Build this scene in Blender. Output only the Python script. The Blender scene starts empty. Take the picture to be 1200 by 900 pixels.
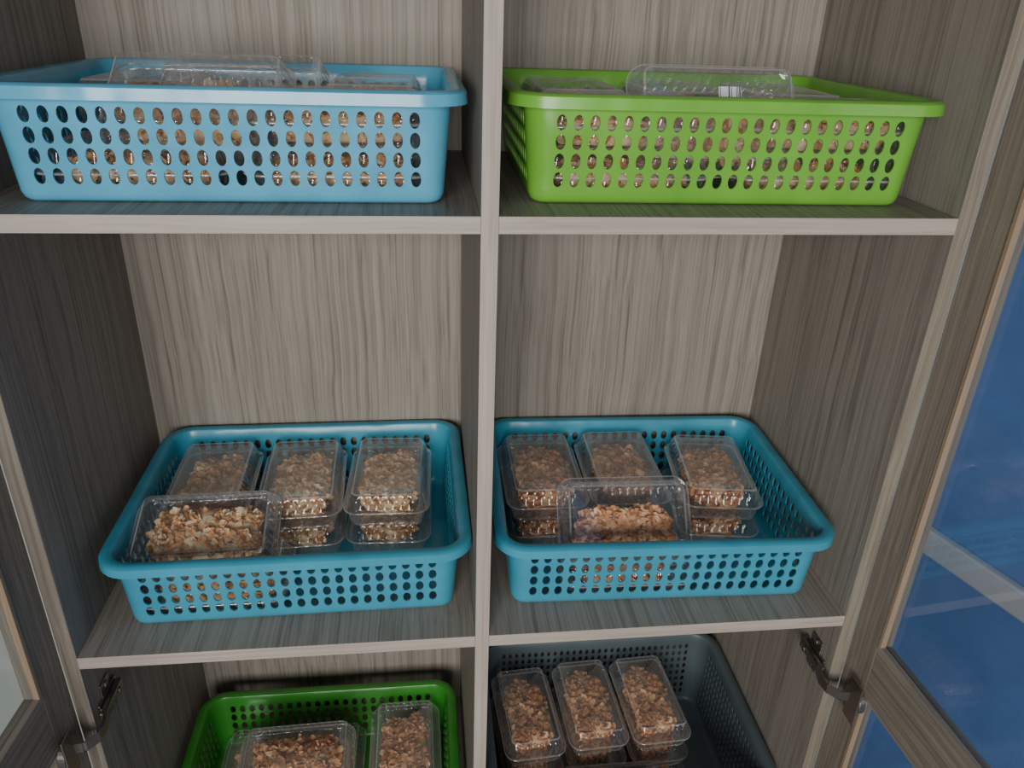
import bpy, math, random
from mathutils import Matrix, Vector, Euler
sc=bpy.context.scene
random.seed(7)
# ------------------------------------------------------------------ helpers
def link(o,parent=None):
    sc.collection.objects.link(o)
    if parent is not None: o.parent=parent
    return o
def empty(n,loc=(0,0,0)):
    e=bpy.data.objects.new(n,None); e.location=loc; e.empty_display_size=.05
    return link(e)
def mesh_obj(n,v,f,mats,parent=None,smooth=False,mi=None,loc=None):
    me=bpy.data.meshes.new(n); me.from_pydata([tuple(p) for p in v],[],f)
    for m in mats: me.materials.append(m)
    if mi: 
        for p,i in zip(me.polygons,mi): p.material_index=i
    if smooth: me.polygons.foreach_set("use_smooth",[True]*len(me.polygons))
    me.update()
    o=bpy.data.objects.new(n,me)
    if loc: o.location=loc
    return link(o,parent)
def box(n,a,b,mat,parent=None,front=None,bev=.0006):
    """axis-aligned box; 'front' = material for the -y face"""
    v=[(x,y,z) for x in(a[0],b[0]) for y in (a[1],b[1]) for z in (a[2],b[2])]
    f=[(0,1,3,2),(4,6,7,5),(0,4,5,1),(2,3,7,6),(0,2,6,4),(1,5,7,3)]
    mats=[mat]+([front] if front else [])
    o=mesh_obj(n,v,f,mats,parent,mi=[0,0,1 if front else 0,0,0,0])
    if bev:
        m=o.modifiers.new("bevel","BEVEL"); m.width=bev; m.segments=2
    return o
# ------------------------------------------------------------------ materials
def newmat(n):
    m=bpy.data.materials.new(n); m.use_nodes=True
    nt=m.node_tree; return m,nt,nt.nodes["Principled BSDF"]
def ramp(nt,stops):
    r=nt.nodes.new("ShaderNodeValToRGB"); cr=r.color_ramp
    while len(cr.elements)<len(stops): cr.elements.new(.5)
    for e,(p,c) in zip(cr.elements,stops): e.position=p; e.color=(*c,1)
    return r
def wood(n,axis,stops,rough=.55,sc1=115,sc2=400,wave=.009):
    m,nt,b=newmat(n); L=nt.links
    tc=nt.nodes.new("ShaderNodeTexCoord")
    nw=nt.nodes.new("ShaderNodeTexNoise"); nw.inputs["Scale"].default_value=7; nw.inputs["Detail"].default_value=1
    L.new(tc.outputs["Object"],nw.inputs["Vector"])
    sub=nt.nodes.new("ShaderNodeVectorMath"); sub.operation='SUBTRACT'; sub.inputs[1].default_value=(.5,.5,.5)
    L.new(nw.outputs["Color"],sub.inputs[0])
    scl=nt.nodes.new("ShaderNodeVectorMath"); scl.operation='SCALE'; scl.inputs["Scale"].default_value=wave
    L.new(sub.outputs[0],scl.inputs[0])
    add=nt.nodes.new("ShaderNodeVectorMath"); add.operation='ADD'
    L.new(tc.outputs["Object"],add.inputs[0]); L.new(scl.outputs[0],add.inputs[1])
    def streak(scale,stretch,detail,rgh):
        mp=nt.nodes.new("ShaderNodeMapping"); s=[1,1,1]; s[axis]=stretch; mp.inputs["Scale"].default_value=s
        L.new(add.outputs[0],mp.inputs["Vector"])
        t=nt.nodes.new("ShaderNodeTexNoise"); t.inputs["Scale"].default_value=scale; t.inputs["Detail"].default_value=detail
        t.inputs["Roughness"].default_value=rgh; t.inputs["Distortion"].default_value=.1
        L.new(mp.outputs[0],t.inputs["Vector"]); return t
    a=streak(sc1,.012,3,.6); c=streak(sc2,.006,2,.5)
    mx=nt.nodes.new("ShaderNodeMix"); mx.data_type='FLOAT'; mx.inputs[0].default_value=.5
    L.new(a.outputs["Fac"],mx.inputs[2]); L.new(c.outputs["Fac"],mx.inputs[3])
    r=ramp(nt,stops); L.new(mx.outputs[0],r.inputs[0]); L.new(r.outputs[0],b.inputs["Base Color"])
    bp=nt.nodes.new("ShaderNodeBump"); bp.inputs["Strength"].default_value=.08; bp.inputs["Distance"].default_value=.0005
    L.new(mx.outputs[0],bp.inputs["Height"]); L.new(bp.outputs[0],b.inputs["Normal"])
    b.inputs["Roughness"].default_value=rough; b.inputs["Specular IOR Level"].default_value=.3
    return m
grey=[(.33,(.165,.143,.118)),(.43,(.240,.214,.180)),(.52,(.300,.271,.232)),(.66,(.350,.320,.278))]
edge=[(.30,(.33,.275,.23)),(.5,(.44,.38,.325)),(.7,(.52,.455,.39))]
brown=[(.30,(.13,.107,.083)),(.45,(.205,.175,.14)),(.6,(.28,.245,.20))]
M_wv=wood("wood_laminate_vertical",2,grey)
M_wy=wood("wood_laminate_depth",1,grey)
M_ez=wood("wood_edge_vertical",2,edge)
M_ex=wood("wood_edge_horizontal",0,edge)
M_dv=wood("door_wood_vertical",2,brown)
M_dx=wood("door_wood_rail",0,brown)
M_bead=wood("door_bead_raw_wood",2,[(.3,(.24,.16,.10)),(.6,(.34,.25,.17))])
def plastic(n,col,rough=.28,var=.10):
    m,nt,b=newmat(n); L=nt.links
    tc=nt.nodes.new("ShaderNodeTexCoord"); t=nt.nodes.new("ShaderNodeTexNoise"); t.inputs["Scale"].default_value=14; t.inputs["Detail"].default_value=3
    L.new(tc.outputs["Object"],t.inputs["Vector"])
    r=ramp(nt,[(.3,tuple(c*(1-var) for c in col)),(.7,tuple(min(1,c*(1+var)) for c in col))])
    L.new(t.outputs["Fac"],r.inputs[0]); L.new(r.outputs[0],b.inputs["Base Color"])
    b.inputs["Roughness"].default_value=rough
    t2=nt.nodes.new("ShaderNodeTexNoise"); t2.inputs["Scale"].default_value=22; t2.inputs["Detail"].default_value=1
    L.new(tc.outputs["Object"],t2.inputs["Vector"])
    bp=nt.nodes.new("ShaderNodeBump"); bp.inputs["Strength"].default_value=.5; bp.inputs["Distance"].default_value=.006
    L.new(t2.outputs["Fac"],bp.inputs["Height"])
    if rough<.4: L.new(bp.outputs[0],b.inputs["Normal"])
    return m
M_blue=plastic("blue_basket_plastic",(.105,.42,.62),.22)
M_teal=plastic("teal_basket_plastic",(.055,.33,.47),.28)
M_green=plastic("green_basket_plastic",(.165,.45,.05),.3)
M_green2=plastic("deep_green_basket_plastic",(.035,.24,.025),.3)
M_gry=plastic("grey_basket_plastic",(.085,.115,.13),.45)
M_wall=plastic("wall_paint",(.42,.45,.42),.8,.05)
M_bwall=plastic("blue_wall_paint",(.12,.245,.54),.6,.08)
M_trim=plastic("trim_paint",(.55,.56,.60),.5,.05)
M_floor=plastic("floor_tile",(.25,.24,.22),.4,.1)
def metal(n,col,rough):
    m,nt,b=newmat(n); b.inputs["Base Color"].default_value=(*col,1); b.inputs["Metallic"].default_value=1
    t=nt.nodes.new("ShaderNodeTexNoise"); t.inputs["Scale"].default_value=200
    mr=nt.nodes.new("ShaderNodeMapRange"); mr.inputs[3].default_value=rough*.7; mr.inputs[4].default_value=rough*1.3
    nt.links.new(t.outputs["Fac"],mr.inputs[0]); nt.links.new(mr.outputs[0],b.inputs["Roughness"]); return m
M_steel=metal("hinge_steel",(.36,.34,.32),.35)
def thin_clear(n,tint,base,edgef,rough,milk=0,blend=.35,mm=22):
    m=bpy.data.materials.new(n); m.use_nodes=True; nt=m.node_tree; nt.nodes.clear(); L=nt.links
    out=nt.nodes.new("ShaderNodeOutputMaterial"); tr=nt.nodes.new("ShaderNodeBsdfTransparent"); gl=nt.nodes.new("ShaderNodeBsdfGlossy")
    tr.inputs[0].default_value=(*tint,1); gl.inputs["Roughness"].default_value=rough; gl.inputs["Color"].default_value=(.97,.98,1,1)
    lw=nt.nodes.new("ShaderNodeLayerWeight"); lw.inputs["Blend"].default_value=blend
    mr=nt.nodes.new("ShaderNodeMapRange"); mr.inputs[3].default_value=base; mr.inputs[4].default_value=edgef
    L.new(lw.outputs["Facing"],mr.inputs[0])
    mx=nt.nodes.new("ShaderNodeMixShader"); L.new(mr.outputs[0],mx.inputs[0]); L.new(tr.outputs[0],mx.inputs[1]); L.new(gl.outputs[0],mx.inputs[2])
    last=mx
    if milk:
        df=nt.nodes.new("ShaderNodeBsdfDiffuse"); df.inputs[0].default_value=(.88,.90,.92,1)
        m2=nt.nodes.new("ShaderNodeMixShader")
        mr2=nt.nodes.new("ShaderNodeMapRange"); mr2.inputs[3].default_value=milk; mr2.inputs[4].default_value=milk*mm
        L.new(lw.outputs["Facing"],mr2.inputs[0]); L.new(mr2.outputs[0],m2.inputs[0])
        L.new(mx.outputs[0],m2.inputs[1]); L.new(df.outputs[0],m2.inputs[2]); last=m2
    L.new(last.outputs[0],out.inputs[0]); return m
M_clear=thin_clear("clear_pet_plastic",(.99,.993,.993),.075,.80,.06,.010,.20)
M_clrim=thin_clear("clear_pet_rim",(.97,.98,.98),.20,.90,.08,.17,.30,3)
M_glass=thin_clear("door_glass",(.93,.95,.97),.02,.14,.02)
def foodmat(n,stops):
    m,nt,b=newmat(n); L=nt.links
    g=nt.nodes.new("ShaderNodeNewGeometry")
    tc=nt.nodes.new("ShaderNodeTexCoord"); t=nt.nodes.new("ShaderNodeTexNoise"); t.inputs["Scale"].default_value=95; t.inputs["Detail"].default_value=6
    L.new(tc.outputs["Object"],t.inputs["Vector"])
    mx=nt.nodes.new("ShaderNodeMix"); mx.data_type='FLOAT'; mx.inputs[0].default_value=.65
    L.new(g.outputs["Random Per Island"],mx.inputs[2]); L.new(t.outputs["Fac"],mx.inputs[3])
    r=ramp(nt,stops); L.new(mx.outputs[0],r.inputs[0]); L.new(r.outputs[0],b.inputs["Base Color"])
    b.inputs["Roughness"].default_value=.38
    bp=nt.nodes.new("ShaderNodeBump"); bp.inputs["Strength"].default_value=.8; bp.inputs["Distance"].default_value=.002
    L.new(t.outputs["Fac"],bp.inputs["Height"]); L.new(bp.outputs[0],b.inputs["Normal"])
    return m
M_foodA=foodmat("fried_crisps_golden",[(.22,(.44,.15,.045)),(.40,(.78,.41,.17)),(.55,(.93,.64,.36)),(.75,(.98,.84,.60))])
M_foodB=foodmat("fried_crisps_brown",[(.22,(.32,.09,.032)),(.40,(.62,.26,.105)),(.55,(.82,.45,.22)),(.75,(.93,.66,.40))])
# ------------------------------------------------------------------ dimensions
H=.49255; W=.44; d=.35; t=.0161; h=t/2; Z2=-.975
XR=h+W; XL=-h-W; TS=.0165; ZT=.62; ZB=-1.40
# ------------------------------------------------------------------ cabinet
cab=empty("display_cabinet",(0,0,0))
box("divider",(-h,0,ZB+.08),(h,d,ZT),M_wv,cab,M_ez)
box("back_panel",(XL-TS,d,ZB),(XR+TS,d+.008,ZT+.018),M_wv,cab)
box("side_left",(XL-TS,0,ZB),(XL,d,ZT+.018),M_wv,cab,M_dv)
box("side_right",(XR,0,ZB),(XR+TS,d,ZT+.018),M_wv,cab,M_dv)
box("top_board",(XL,0,ZT),(XR,d,ZT+.018),M_wy,cab,M_ex)
for i,z in enumerate((0,-H,Z2)):
    box("shelf_left_%d"%i,(XL,0,z-t),(-h,d,z),M_wy,cab,M_ex)
    box("shelf_right_%d"%i,(h,0,z-t),(XR,d,z),M_wy,cab,M_ex)
box("plinth",(XL,.02,ZB),(XR,.036,ZB+.08),M_wv,cab)
box("bottom_board",(XL,0,ZB+.08),(XR,d,ZB+.098),M_wy,cab,M_ex)
def door(name,side):
    e=bpy.data.objects.new(name,None); link(e,cab)
    e.location=(side*(XR+TS+.0004),-.0006,0)
    ang=math.radians(-90+3.5) if side>0 else math.radians(-90-3.5)
    e.rotation_euler=(0,0,ang)
    wdt=.445; th=.019; y0,y1=(0,th) if side>0 else (-th,0)
    zb,zt=ZB+.085,ZT+.012; sw=.044
    box("stile_hinge",(0,y0,zb),(sw,y1,zt),M_dv,e)
    box("stile_lock",(wdt-sw,y0,zb),(wdt,y1,zt),M_dv,e)
    def rail(n,a,b):
        box(n,(sw,y0,a),(wdt-sw,y1,b),M_dx,e)
    rail("rail_top",zt-.07,zt); rail("rail_middle",-.576,-.503); rail("rail_bottom",zb,zb+.075)
    for k,(a,b) in enumerate(((zb+.075,-.576),(-.503,zt-.07))):
        ym=(y0+y1)/2
        box("glass_%d"%k,(sw,ym-.002,a),(wdt-sw,ym+.002,b),M_glass,e,bev=0)
        s=1 if side>0 else -1
        for nm,p,q in (("bead_a",(sw,a),(sw+.005,b)),("bead_b",(wdt-sw-.005,a),(wdt-sw,b))):
            ya,yb=sorted((s*-.001,s*.006))
            box("%s_%d"%(nm,k),(p[0],ya,p[1]),(q[0],yb,q[1]),M_bead,e,bev=.0004)
        for nm,p,q in (("bead_c",a,a+.005),("bead_d",b-.005,b)):
            ya,yb=sorted((s*-.001,s*.006))
            box("%s_%d"%(nm,k),(sw+.005,ya,p),(wdt-sw-.005,yb,q),M_dx,e,bev=.0004)
    return e
door("door_1",1); door("door_2",-1)
# hinges
def cyl(n,r,a,b,mat,parent,seg=20):
    a=Vector(a); b=Vector(b); ax=(b-a).normalized(); q=ax.to_track_quat('Z','Y'); L=(b-a).length
    v=[];f=[]
    for k in range(seg):
        an=2*math.pi*k/seg
        for zz in (0,L): v.append(a+q@Vector((r*math.cos(an),r*math.sin(an),zz)))
    for k in range(seg):
        k2=(k+1)%seg; f.append((2*k,2*k2,2*k2+1,2*k+1))
    f.append(tuple(2*k for k in range(seg))[::-1]); f.append(tuple(2*k+1 for k in range(seg)))
    o=mesh_obj(n,v,f,[mat],parent)
    m=o.modifiers.new("bevel","BEVEL"); m.width=min(r*.2,.001); m.segments=2; m.limit_method='ANGLE'
    return o
def hinge(side,z):
    e=bpy.data.objects.new("hinge",None); link(e,cab)
    X=lambda x: side*x
    def bx(n,x0,x1,y0,y1,z0,z1,bev=.0008):
        a,b=sorted((X(x0),X(x1))); return box(n,(a,y0,z+z0),(b,y1,z+z1),M_steel,e,bev=bev)
    bx("plate",XR-.0022,XR,.026,.050,-.026,.026)
    bx("plate_long",XR-.0035,XR,.012,.062,-.009,.009)
    bx("arm_rear",XR-.012,XR-.0035,.004,.060,-.0065,.0065,.002)
    pts=[(XR-.012,.010),(XR-.016,-.006),(XR-.014,-.022),(XR-.004,-.034),(XR+.012,-.036)]
    v=[];f=[]
    for i,(x,y) in enumerate(pts):
        for off in (0,.004):
            for zz in (-.007,.007): v.append((X(x+off),y-off*.4,z+zz))
    for i in range(len(pts)-1):
        a=4*i;b=a+4
        f+=[(a,b,b+1,a+1),(a+2,a+3,b+3,b+2),(a,a+2,b+2,b),(a+1,b+1,b+3,a+3)]
    f+=[(0,1,3,2),(4*len(pts)-4,4*len(pts)-2,4*len(pts)-1,4*len(pts)-3)]
    mesh_obj("arm_crank",v,f,[M_steel],e)
    cyl("cup",.0175,(X(XR+.010),-.040,z),(X(XR+.0185),-.040,z),M_steel,e,28)
    bx("cup_flange",XR+.008,XR+.0105,-.056,-.032,-.030,.030)
    for zz in (-.019,.019):
        cyl("screw_%d"%(zz>0),.0042,(X(XR-.0045),.038,z+zz),(X(XR-.002),.038,z+zz),M_steel,e,12)
    cyl("screw_arm",.004,(X(XR-.0145),.046,z),(X(XR-.012),.046,z),M_steel,e,12)
    cyl("pin",.002,(X(XR-.010),-.020,z-.010),(X(XR-.010),-.020,z+.010),M_steel,e,10)
for z in (-.590,-1.22,.52):
    hinge(1,z); hinge(-1,z)
# ------------------------------------------------------------------ baskets
def basket_mesh(name,Lx,Ly,r0,r1,ht,nx,ny,rows,hw,hh,band_b=.015,band_t=.012,lip=.012):
    SUB=4
    ticks=[]; holes=[]
    def straight(p,q,n,cells):
        for c in range(cells):
            holes.append(len(ticks))
            for s in range(SUB):
                f=(c+s/SUB)/cells
                ticks.append((p[0]+(q[0]-p[0])*f,p[1]+(q[1]-p[1])*f,n[0],n[1]))
    def corner(p,a0,seg=8):
        for s in range(seg):
            a=math.radians(a0+90*s/seg); ticks.append((p[0],p[1],math.cos(a),math.sin(a)))
    straight((-Lx,-Ly),(Lx,-Ly),(0,-1),nx); corner((Lx,-Ly),-90)
    straight((Lx,-Ly),(Lx,Ly),(1,0),ny); corner((Lx,Ly),0)
    straight((Lx,Ly),(-Lx,Ly),(0,1),nx); corner((-Lx,Ly),90)
    straight((-Lx,Ly),(-Lx,-Ly),(-1,0),ny); corner((-Lx,-Ly),180)
    N=len(ticks)
    zt=ht-.003
    rowh=(zt-band_b-band_t)/rows
    prof=[(r0-.010,0.0),(r0-.0055,.0010),(r0-.002,.0038),(r0,.009)]
    def rad(z): return r0+(r1-r0)*(z-.009)/(zt-.009)
    wallstart=len(prof)
    zs=[band_b+rowh*k/SUB for k in range(rows*SUB+1)]
    prof+=[(rad(z),z) for z in zs]
    prof+=[(rad(zt),zt),(r1+.0015,ht-.0006),(r1+.0035,ht),(r1+lip-.002,ht),(r1+lip,ht-.0015),(r1+lip+.0008,ht-.0105)]
    v=[];f=[]
    for (r,z) in prof:
        for (cx,cy,a,b) in ticks: v.append((cx+a*r,cy+b*r,z))
    hole_at={}
    holed=set()
    for hs in holes:
        for rr_ in range(rows): 
            holed.add((hs,wallstart+rr_*SUB))
            for i in range(SUB):
                for j in range(SUB): hole_at[((hs+i)%N,wallstart+rr_*SUB+j)]=1
    for j in range(len(prof)-1):
        for i in range(N):
            if (i,j) in hole_at: continue
            i2=(i+1)%N
            f.append((j*N+i,j*N+i2,(j+1)*N+i2,(j+1)*N+i))
    for (hs,j0) in sorted(holed):
        border=[]
        for s in range(SUB): border.append((hs+s,j0))
        for s in range(SUB): border.append((hs+SUB,j0+s))
        for s in range(SUB): border.append((hs+SUB-s,j0+SUB))
        for s in range(SUB): border.append((hs,j0+SUB-s))
        ids=[b*N+(a%N) for a,b in border]
        P=[Vector(v[k]) for k in ids]
        A=P[0];B=P[SUB];C=P[2*SUB];D=P[3*SUB]
        cen=(A+B+C+D)/4; ux=(B-A).normalized(); uy=((D-A)+(C-B)).normalized()
        cw=(B-A).length/2; ch=(D-A).length/2
        base=len(v)
        for p in P:
            dd=p-cen; a=dd.dot(ux)/cw; b=dd.dot(uy)/ch
            an=math.atan2(b,a)
            v.append(tuple(cen+ux*(hw/2*math.cos(an))+uy*(hh/2*math.sin(an))))
        n=len(ids)
        for k in range(n):
            k2=(k+1)%n; f.append((ids[k],ids[k2],base+k2,base+k))
    f.append(tuple(range(N))[::-1])
    me=bpy.data.meshes.new(name); me.from_pydata(v,[],f)
    me.polygons.foreach_set("use_smooth",[True]*len(me.polygons)); me.update()
    return me
BM=basket_mesh("basket_mesh",.169,.122,.0180,.0255,.099,22,16,4,.0092,.0143)
BG=basket_mesh("deep_basket_mesh",.170,.118,.0225,.0290,.148,30,21,8,.0062,.0105)
def basket(name,me,mat,loc,rz):
    m=me.copy(); m.materials.append(mat); o=bpy.data.objects.new(name,m); link(o)
    o.location=loc; o.rotation_euler=(0,0,rz)
    s=o.modifiers.new("wall","SOLIDIFY"); s.thickness=.0018; s.offset=-1
    e=o.modifiers.new("es","EDGE_SPLIT"); e.split_angle=math.radians(38)
    return (loc[0],loc[1],loc[2],rz)
bTL=basket("blue_plastic_basket",BM,M_blue,(-.226,.180,.0003),0)
bTR=basket("green_plastic_basket",BM,M_green,(.2300,.184,.0003),-.012)
bML=basket("blue_plastic_basket",BM,M_teal,(-.2190,.186,-H+.0003),.012)
bMR=basket("blue_plastic_basket",BM,M_teal,(.2300,.182,-H+.0003),-.028)
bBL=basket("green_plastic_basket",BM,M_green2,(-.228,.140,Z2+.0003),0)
bBR=basket("grey_plastic_basket",BG,M_gry,(.2305,.172,Z2+.0003),0)
# ------------------------------------------------------------------ snack boxes
SX,SY=.0645,.0355
def pack_mesh(name,seed,food,dens=700,fill=.031,slump=0.0):
    """slump>0: contents have slid towards the -y long side (boxes that lean)"""
    rnd=random.Random(seed); ribs=46; N=ribs*5
    per=4*(SX+SY)+2*math.pi*.012
    def sk(s):
        s=s%per
        segs=[(2*SX,0),(math.pi/2*.012,1),(2*SY,2),(math.pi/2*.012,3),(2*SX,4),(math.pi/2*.012,5),(2*SY,6),(math.pi/2*.012,7)]
        for L,k in segs:
            if s<=L: break
            s-=L
        q=s/L
        if k==0: return (-SX+2*SX*q,-SY,0,-1)
        if k==2: return (SX,-SY+2*SY*q,1,0)
        if k==4: return (SX-2*SX*q,SY,0,1)
        if k==6: return (-SX,SY-2*SY*q,-1,0)
        c={1:(SX,-SY,-90),3:(SX,SY,0),5:(-SX,SY,90),7:(-SX,-SY,180)}[k]
        a=math.radians(c[2]+90*q); return (c[0],c[1],math.cos(a),math.sin(a))
    rings=[(.003,.0016,0),(.0085,.0012,0),(.0100,.0000,0),(.0110,.0020,.0),(.0113,.0028,1),(.0140,.0170,1),(.0143,.0185,0),(.0150,.0208,0),(.0198,.0212,0),(.0207,.0218,0),(.0207,.0228,0),(.0198,.0234,0),
           (.0158,.0236,0),(.0152,.0250,0),(.0148,.0262,1),(.0108,.0385,1),(.0104,.0395,0),(.0090,.0430,0),(.0070,.0447,0),(.0045,.0450,0),(.0028,.0440,0),(.0015,.0432,0)]
    rimrings={8,9,10,17}
    v=[];f=[];mi=[]
    sks=[sk(per*i/N) for i in range(N)]
    for r,z,amp in rings:
        for i,(cx,cy,a,b) in enumerate(sks):
            rr=r+amp*.0014*(1 if (i%5) in (0,1) else (-1 if (i%5) in (3,) else 0))
            v.append((cx+a*rr,cy+b*rr,z))
    for j in range(len(rings)-1):
        for i in range(N):
            i2=(i+1)%N; f.append((j*N+i,j*N+i2,(j+1)*N+i2,(j+1)*N+i)); mi.append(2 if j in rimrings else 0)
    f.append(tuple(range(N))[::-1]); mi.append(0)
    k=(len(rings)-1)*N; f.append(tuple(k+i for i in range(N))); mi.append(0)
    p1,p2,p3=rnd.uniform(0,6),rnd.uniform(0,6),rnd.uniform(0,6)
    def lump(x,y,z):
        return .6*math.sin(x*120+p1)*math.sin(y*140+p2)+.4*math.sin(x*330+y*290+z*300+p3)
    ax,ay=.0615,.0350-slump
    yc=-slump
    def outl(u):
        return 1+.05*math.sin(3*u+p1)+.045*math.sin(5*u+p2)+.03*math.sin(9*u+p3)
    def core(u,w):
        cu,su=math.cos(u),math.sin(u)
        ex=.6
        X=math.copysign(abs(cu)**ex,cu); Y=math.copysign(abs(su)**ex,su)
        if w<.5:
            q=w/.5; s=.93+.07*q; z=.003+(fill*.55)*q
        else:
            q=(w-.5)/.5; s=max(0,math.cos(q*math.pi/2))**.6; z=.003+fill*.55+fill*.40*math.sin(q*math.pi/2)
        s*=outl(u)
        return Vector((ax*s*X,yc+ay*s*Y,z))
    nu,nw=44,14; base=len(v)
    for j in range(nw):
        for i in range(nu):
            p=core(2*math.pi*i/nu,j/(nw-1)*.97); l=lump(*p)*.0036
            v.append((p.x*(1-abs(l)*8),yc+(p.y-yc)*(1-abs(l)*8),p.z+l*(j/(nw-1))-.001*(j/(nw-1))))
    for j in range(nw-1):
        for i in range(nu):
            i2=(i+1)%nu; f.append((base+j*nu+i,base+j*nu+i2,base+(j+1)*nu+i2,base+(j+1)*nu+i)); mi.append(1)
    f.append(tuple(base+i for i in range(nu))[::-1]); mi.append(1)
    f.append(tuple(base+(nw-1)*nu+i for i in range(nu))); mi.append(1)
    for n in range(dens):
        top=rnd.random()<.66
        u=rnd.uniform(0,2*math.pi)
        if top:
            sfrac=math.sqrt(rnd.random())
            q=math.acos(min(1,sfrac**(1/.6)))*2/math.pi
            w=.5+.5*min(q,.999)
        else: w=rnd.uniform(.08,.6)
        c=core(u,w); l=lump(*c)*.0036
        c.z+=l*(w)+rnd.uniform(-.0014,.0022); tilt=rnd.gauss(0,.6 if w>.55 else 1.2)
        big=rnd.random()<.42
        L=rnd.uniform(.0045,.0085) if big else rnd.uniform(.0018,.0042); wd=rnd.uniform(.0032,.0062) if big else rnd.uniform(.0013,.0030)
        R=Euler((tilt,rnd.gauss(0,.45),rnd.uniform(0,6.28))).to_matrix()
        # crumpled, ragged flake: small grid with jitter
        b0=len(v); na,nb=(5,4) if big else (3,3); ph=rnd.uniform(0,6); amp=(.22*L)
        for s in range(na):
            q=s/(na-1)*2-1
            for g in range(nb):
                y=(g/(nb-1)*2-1)
                w2=wd*(1-.45*q*q)
                p=Vector((q*L*(1-.25*y*y)+rnd.uniform(-.12,.12)*L,y*w2+rnd.uniform(-.18,.18)*wd,amp*math.sin(q*2.6+y*1.7+ph)+rnd.uniform(-.10,.10)*L))
                p=c+R@p
                p.z=min(max(p.z,.002),.0400)
                mxx=(SX+.0080); myy=(SY+.0080)
                p.x=max(-mxx,min(mxx,p.x)); p.y=max(-myy,min(myy,p.y))
                v.append(tuple(p))
        for s in range(na-1):
            for g in range(nb-1):
                a=b0+s*nb+g; f.append((a,a+nb,a+nb+1,a+1)); mi.append(1)
    me=bpy.data.meshes.new(name); me.from_pydata([tuple(p) for p in v],[],f)
    for m in (M_clear,food,M_clrim): me.materials.append(m)
    me.polygons.foreach_set("material_index",mi)
    me.polygons.foreach_set("use_smooth",[True]*len(f)); me.update()
    return me
PM={'A':[pack_mesh("snack_box_a%d"%i,11+i,M_foodA) for i in range(3)],
    'B':[pack_mesh("snack_box_b%d"%i,31+i,M_foodB) for i in range(3)],
    'S':[pack_mesh("snack_box_s%d"%i,51+i,M_foodA,520,.028,.0085) for i in range(2)],
    'T':[pack_mesh("snack_box_t%d"%i,61+i,M_foodB,560,.027,.0085) for i in range(1)]}
cnt=[0]
def pack(bk,dx,dy,z,rz=0,tilt=0,kind='A',center=False,sy=1):
    """dx,dy,z in the basket's own frame"""
    cnt[0]+=1
    o=bpy.data.objects.new("clear_snack_box",PM[kind][cnt[0]%len(PM[kind])]); link(o)
    e=Euler((tilt,0,rz+bk[3])); o.rotation_euler=e; o.scale=(1,sy,1)
    c,s=math.cos(bk[3]),math.sin(bk[3])
    p=Vector((bk[0]+c*dx-s*dy,bk[1]+s*dx+c*dy,bk[2]+z))
    if center: p-=e.to_matrix()@Vector((0,0,.0225))
    o.location=p; return o
P90=math.pi/2; F0=.0024
def stack(bk,dx,dy,n,rz=P90,kind='A',z=F0,sy=1):
    for i in range(n): pack(bk,dx+random.uniform(-.001,.001),dy,z+i*.0455,rz+random.uniform(-.015,.015),0,kind,sy=sy)
YB,YF=.054,-.083
# top left
stack(bTL,-.118,YB,2); stack(bTL,0,YB,1); stack(bTL,.118,YB,2)
pack(bTL,-.090,YF,F0,0); pack(bTL,.090,YF,F0,0); pack(bTL,.090,YF,F0+.0455,0)
pack(bTL,-.036,-.080,.077,0,.62,'S',center=True)
pack(bTL,-.006,-.024,.078,0,.48,'S',center=True)
# top right
stack(bTR,-.120,YB,2); stack(bTR,0,YB,2); stack(bTR,.120,YB,2)
lab=pack(bTR,-.004,-.094,.0725,0,1.06,'S',center=True)
pack(bTR,-.092,YF,F0,0); pack(bTR,-.095,YF,F0+.0455,0); pack(bTR,.098,YF,F0,0); pack(bTR,.108,YF,F0+.0455,0)
# middle left
stack(bML,-.126,YB-.004,2,P90+.03); stack(bML,-.008,YB-.006,2,P90+.02); stack(bML,.108,YB-.006,2,P90-.03)
pack(bML,-.096,YF,F0,0); pack(bML,-.106,-.078,.083,0.02,.34,'A',center=True)
# middle right
stack(bMR,-.132,YB-.006,2,P90+.03,'B'); stack(bMR,-.017,YB,2,P90+.02,'B'); stack(bMR,.112,YB-.014,2,P90-.10,'B')
pack(bMR,-.040,YF,F0,0,0,'B'); pack(bMR,-.042,-.086,.083,.01,.90,'T',center=True)
# bottom left
stack(bBL,-.115,YB,1,P90,'B'); stack(bBL,0,YB,1,P90,'B'); stack(bBL,.125,YB-.004,2,P90,'B')
pack(bBL,-.048,.035,F0+.0455,0.05,0,'B'); pack(bBL,-.035,.008,F0+.091,.03,0,'B')
# bottom right (a narrower kind of box)
stack(bBR,-.138,.030,3,P90+.07,'B',sy=.86); stack(bBR,-.034,.040,3,P90+.05,'B',sy=.86); stack(bBR,.068,.042,3,P90+.05,'B',sy=.86)
pack(bBR,-.020,-.098,F0,0,0,'B'); pack(bBR,-.020,-.098,F0+.0455,0,0,'B')
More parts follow.
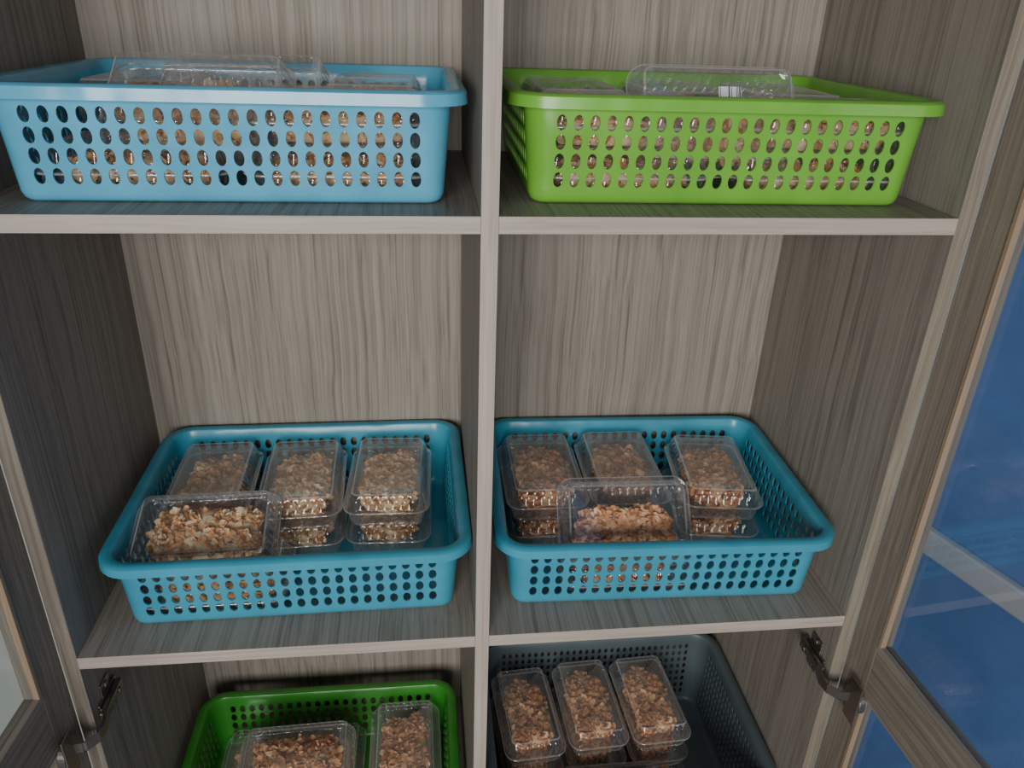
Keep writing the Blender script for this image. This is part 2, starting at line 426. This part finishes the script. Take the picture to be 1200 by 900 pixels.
# bar-code label stuck on leaning box (top right)
m,nt,b=newmat("barcode_label"); L=nt.links
tc=nt.nodes.new("ShaderNodeTexCoord"); mp=nt.nodes.new("ShaderNodeMapping"); mp.inputs["Scale"].default_value=(1,0,0)
wn=nt.nodes.new("ShaderNodeTexWhiteNoise"); sn=nt.nodes.new("ShaderNodeVectorMath"); sn.operation='SNAP'; sn.inputs[1].default_value=(.0007,1,1)
L.new(tc.outputs["Object"],mp.inputs[0]); L.new(mp.outputs[0],sn.inputs[0]); L.new(sn.outputs[0],wn.inputs["Vector"])
r=ramp(nt,[(.0,(.75,.76,.78)),(.62,(.75,.76,.78)),(.64,(.08,.08,.1))]); r.color_ramp.interpolation='CONSTANT'
L.new(wn.outputs["Value"],r.inputs[0]); L.new(r.outputs[0],b.inputs["Base Color"])
mesh_obj("label",[(-.011,-.005,0),(.011,-.005,0),(.011,.005,0),(-.011,.005,0)],[(0,1,2,3)],[m],lab,loc=(.010,.020,.0457))
# ------------------------------------------------------------------ room
FL=ZB
def quad(n,pts,mat): return mesh_obj(n,pts,[(0,1,2,3)],[mat])
quad("floor",[(-2.2,-3.6,FL),(2.2,-3.6,FL),(2.2,.40,FL),(-2.2,.40,FL)],M_floor)
quad("wall_back",[(-2.2,.40,FL),(2.2,.40,FL),(2.2,.40,1.3),(-2.2,.40,1.3)],M_wall)
quad("wall_right",[(.822,.40,FL),(1.78,-2.6,FL),(1.78,-2.6,1.3),(.822,.40,1.3)],M_bwall)
def bar(n,z0_,z1_,th,mat):
    a=Vector((.822,.40,0)); b=Vector((1.78,-2.6,0)); nn=Vector((-.953,-.304,0))*th
    v=[a,b,b+nn,a+nn]; vv=[(p.x,p.y,z0_) for p in v]+[(p.x,p.y,z1_) for p in v]
    o=mesh_obj(n,vv,[(0,1,2,3)[::-1],(4,5,6,7),(0,1,5,4),(1,2,6,5),(2,3,7,6),(3,0,4,7)],[mat])
    mm=o.modifiers.new("b","BEVEL"); mm.width=.004; mm.segments=2
bar("trim_1",-.69,-.640,.018,M_trim)
# ------------------------------------------------------------------ light
l=bpy.data.lights.new("window_light","AREA"); l.energy=66; l.shape='RECTANGLE'; l.size=1.3; l.size_y=1.0; l.color=(1,.98,.945)
lo=bpy.data.objects.new("window_light",l); lo.location=(-.50,-2.45,.28)
lo.rotation_euler=(Vector((.05,0,-.05))-lo.location).to_track_quat('-Z','Y').to_euler(); link(lo)
w=bpy.data.worlds.new("world"); sc.world=w; w.use_nodes=True
w.node_tree.nodes["Background"].inputs[0].default_value=(.95,.96,1,1); w.node_tree.nodes["Background"].inputs[1].default_value=.11
# ------------------------------------------------------------------ camera
cd=bpy.data.cameras.new("camera"); co=bpy.data.objects.new("camera",cd); link(co)
C=(-.0596,-.68037,.16707); yaw,pitch,roll=.12344,.45215,.03462
wv=Vector((math.sin(yaw)*math.cos(pitch),math.cos(yaw)*math.cos(pitch),-math.sin(pitch)))
r0=Vector((math.cos(yaw),-math.sin(yaw),0)); u0=r0.cross(wv)
r_=r0*math.cos(roll)+u0*math.sin(roll); u_=-r0*math.sin(roll)+u0*math.cos(roll)
co.matrix_world=Matrix(((r_.x,u_.x,-wv.x,C[0]),(r_.y,u_.y,-wv.y,C[1]),(r_.z,u_.z,-wv.z,C[2]),(0,0,0,1)))
cd.sensor_width=36; cd.lens=906.64/1200*36; cd.clip_start=.01; sc.camera=co
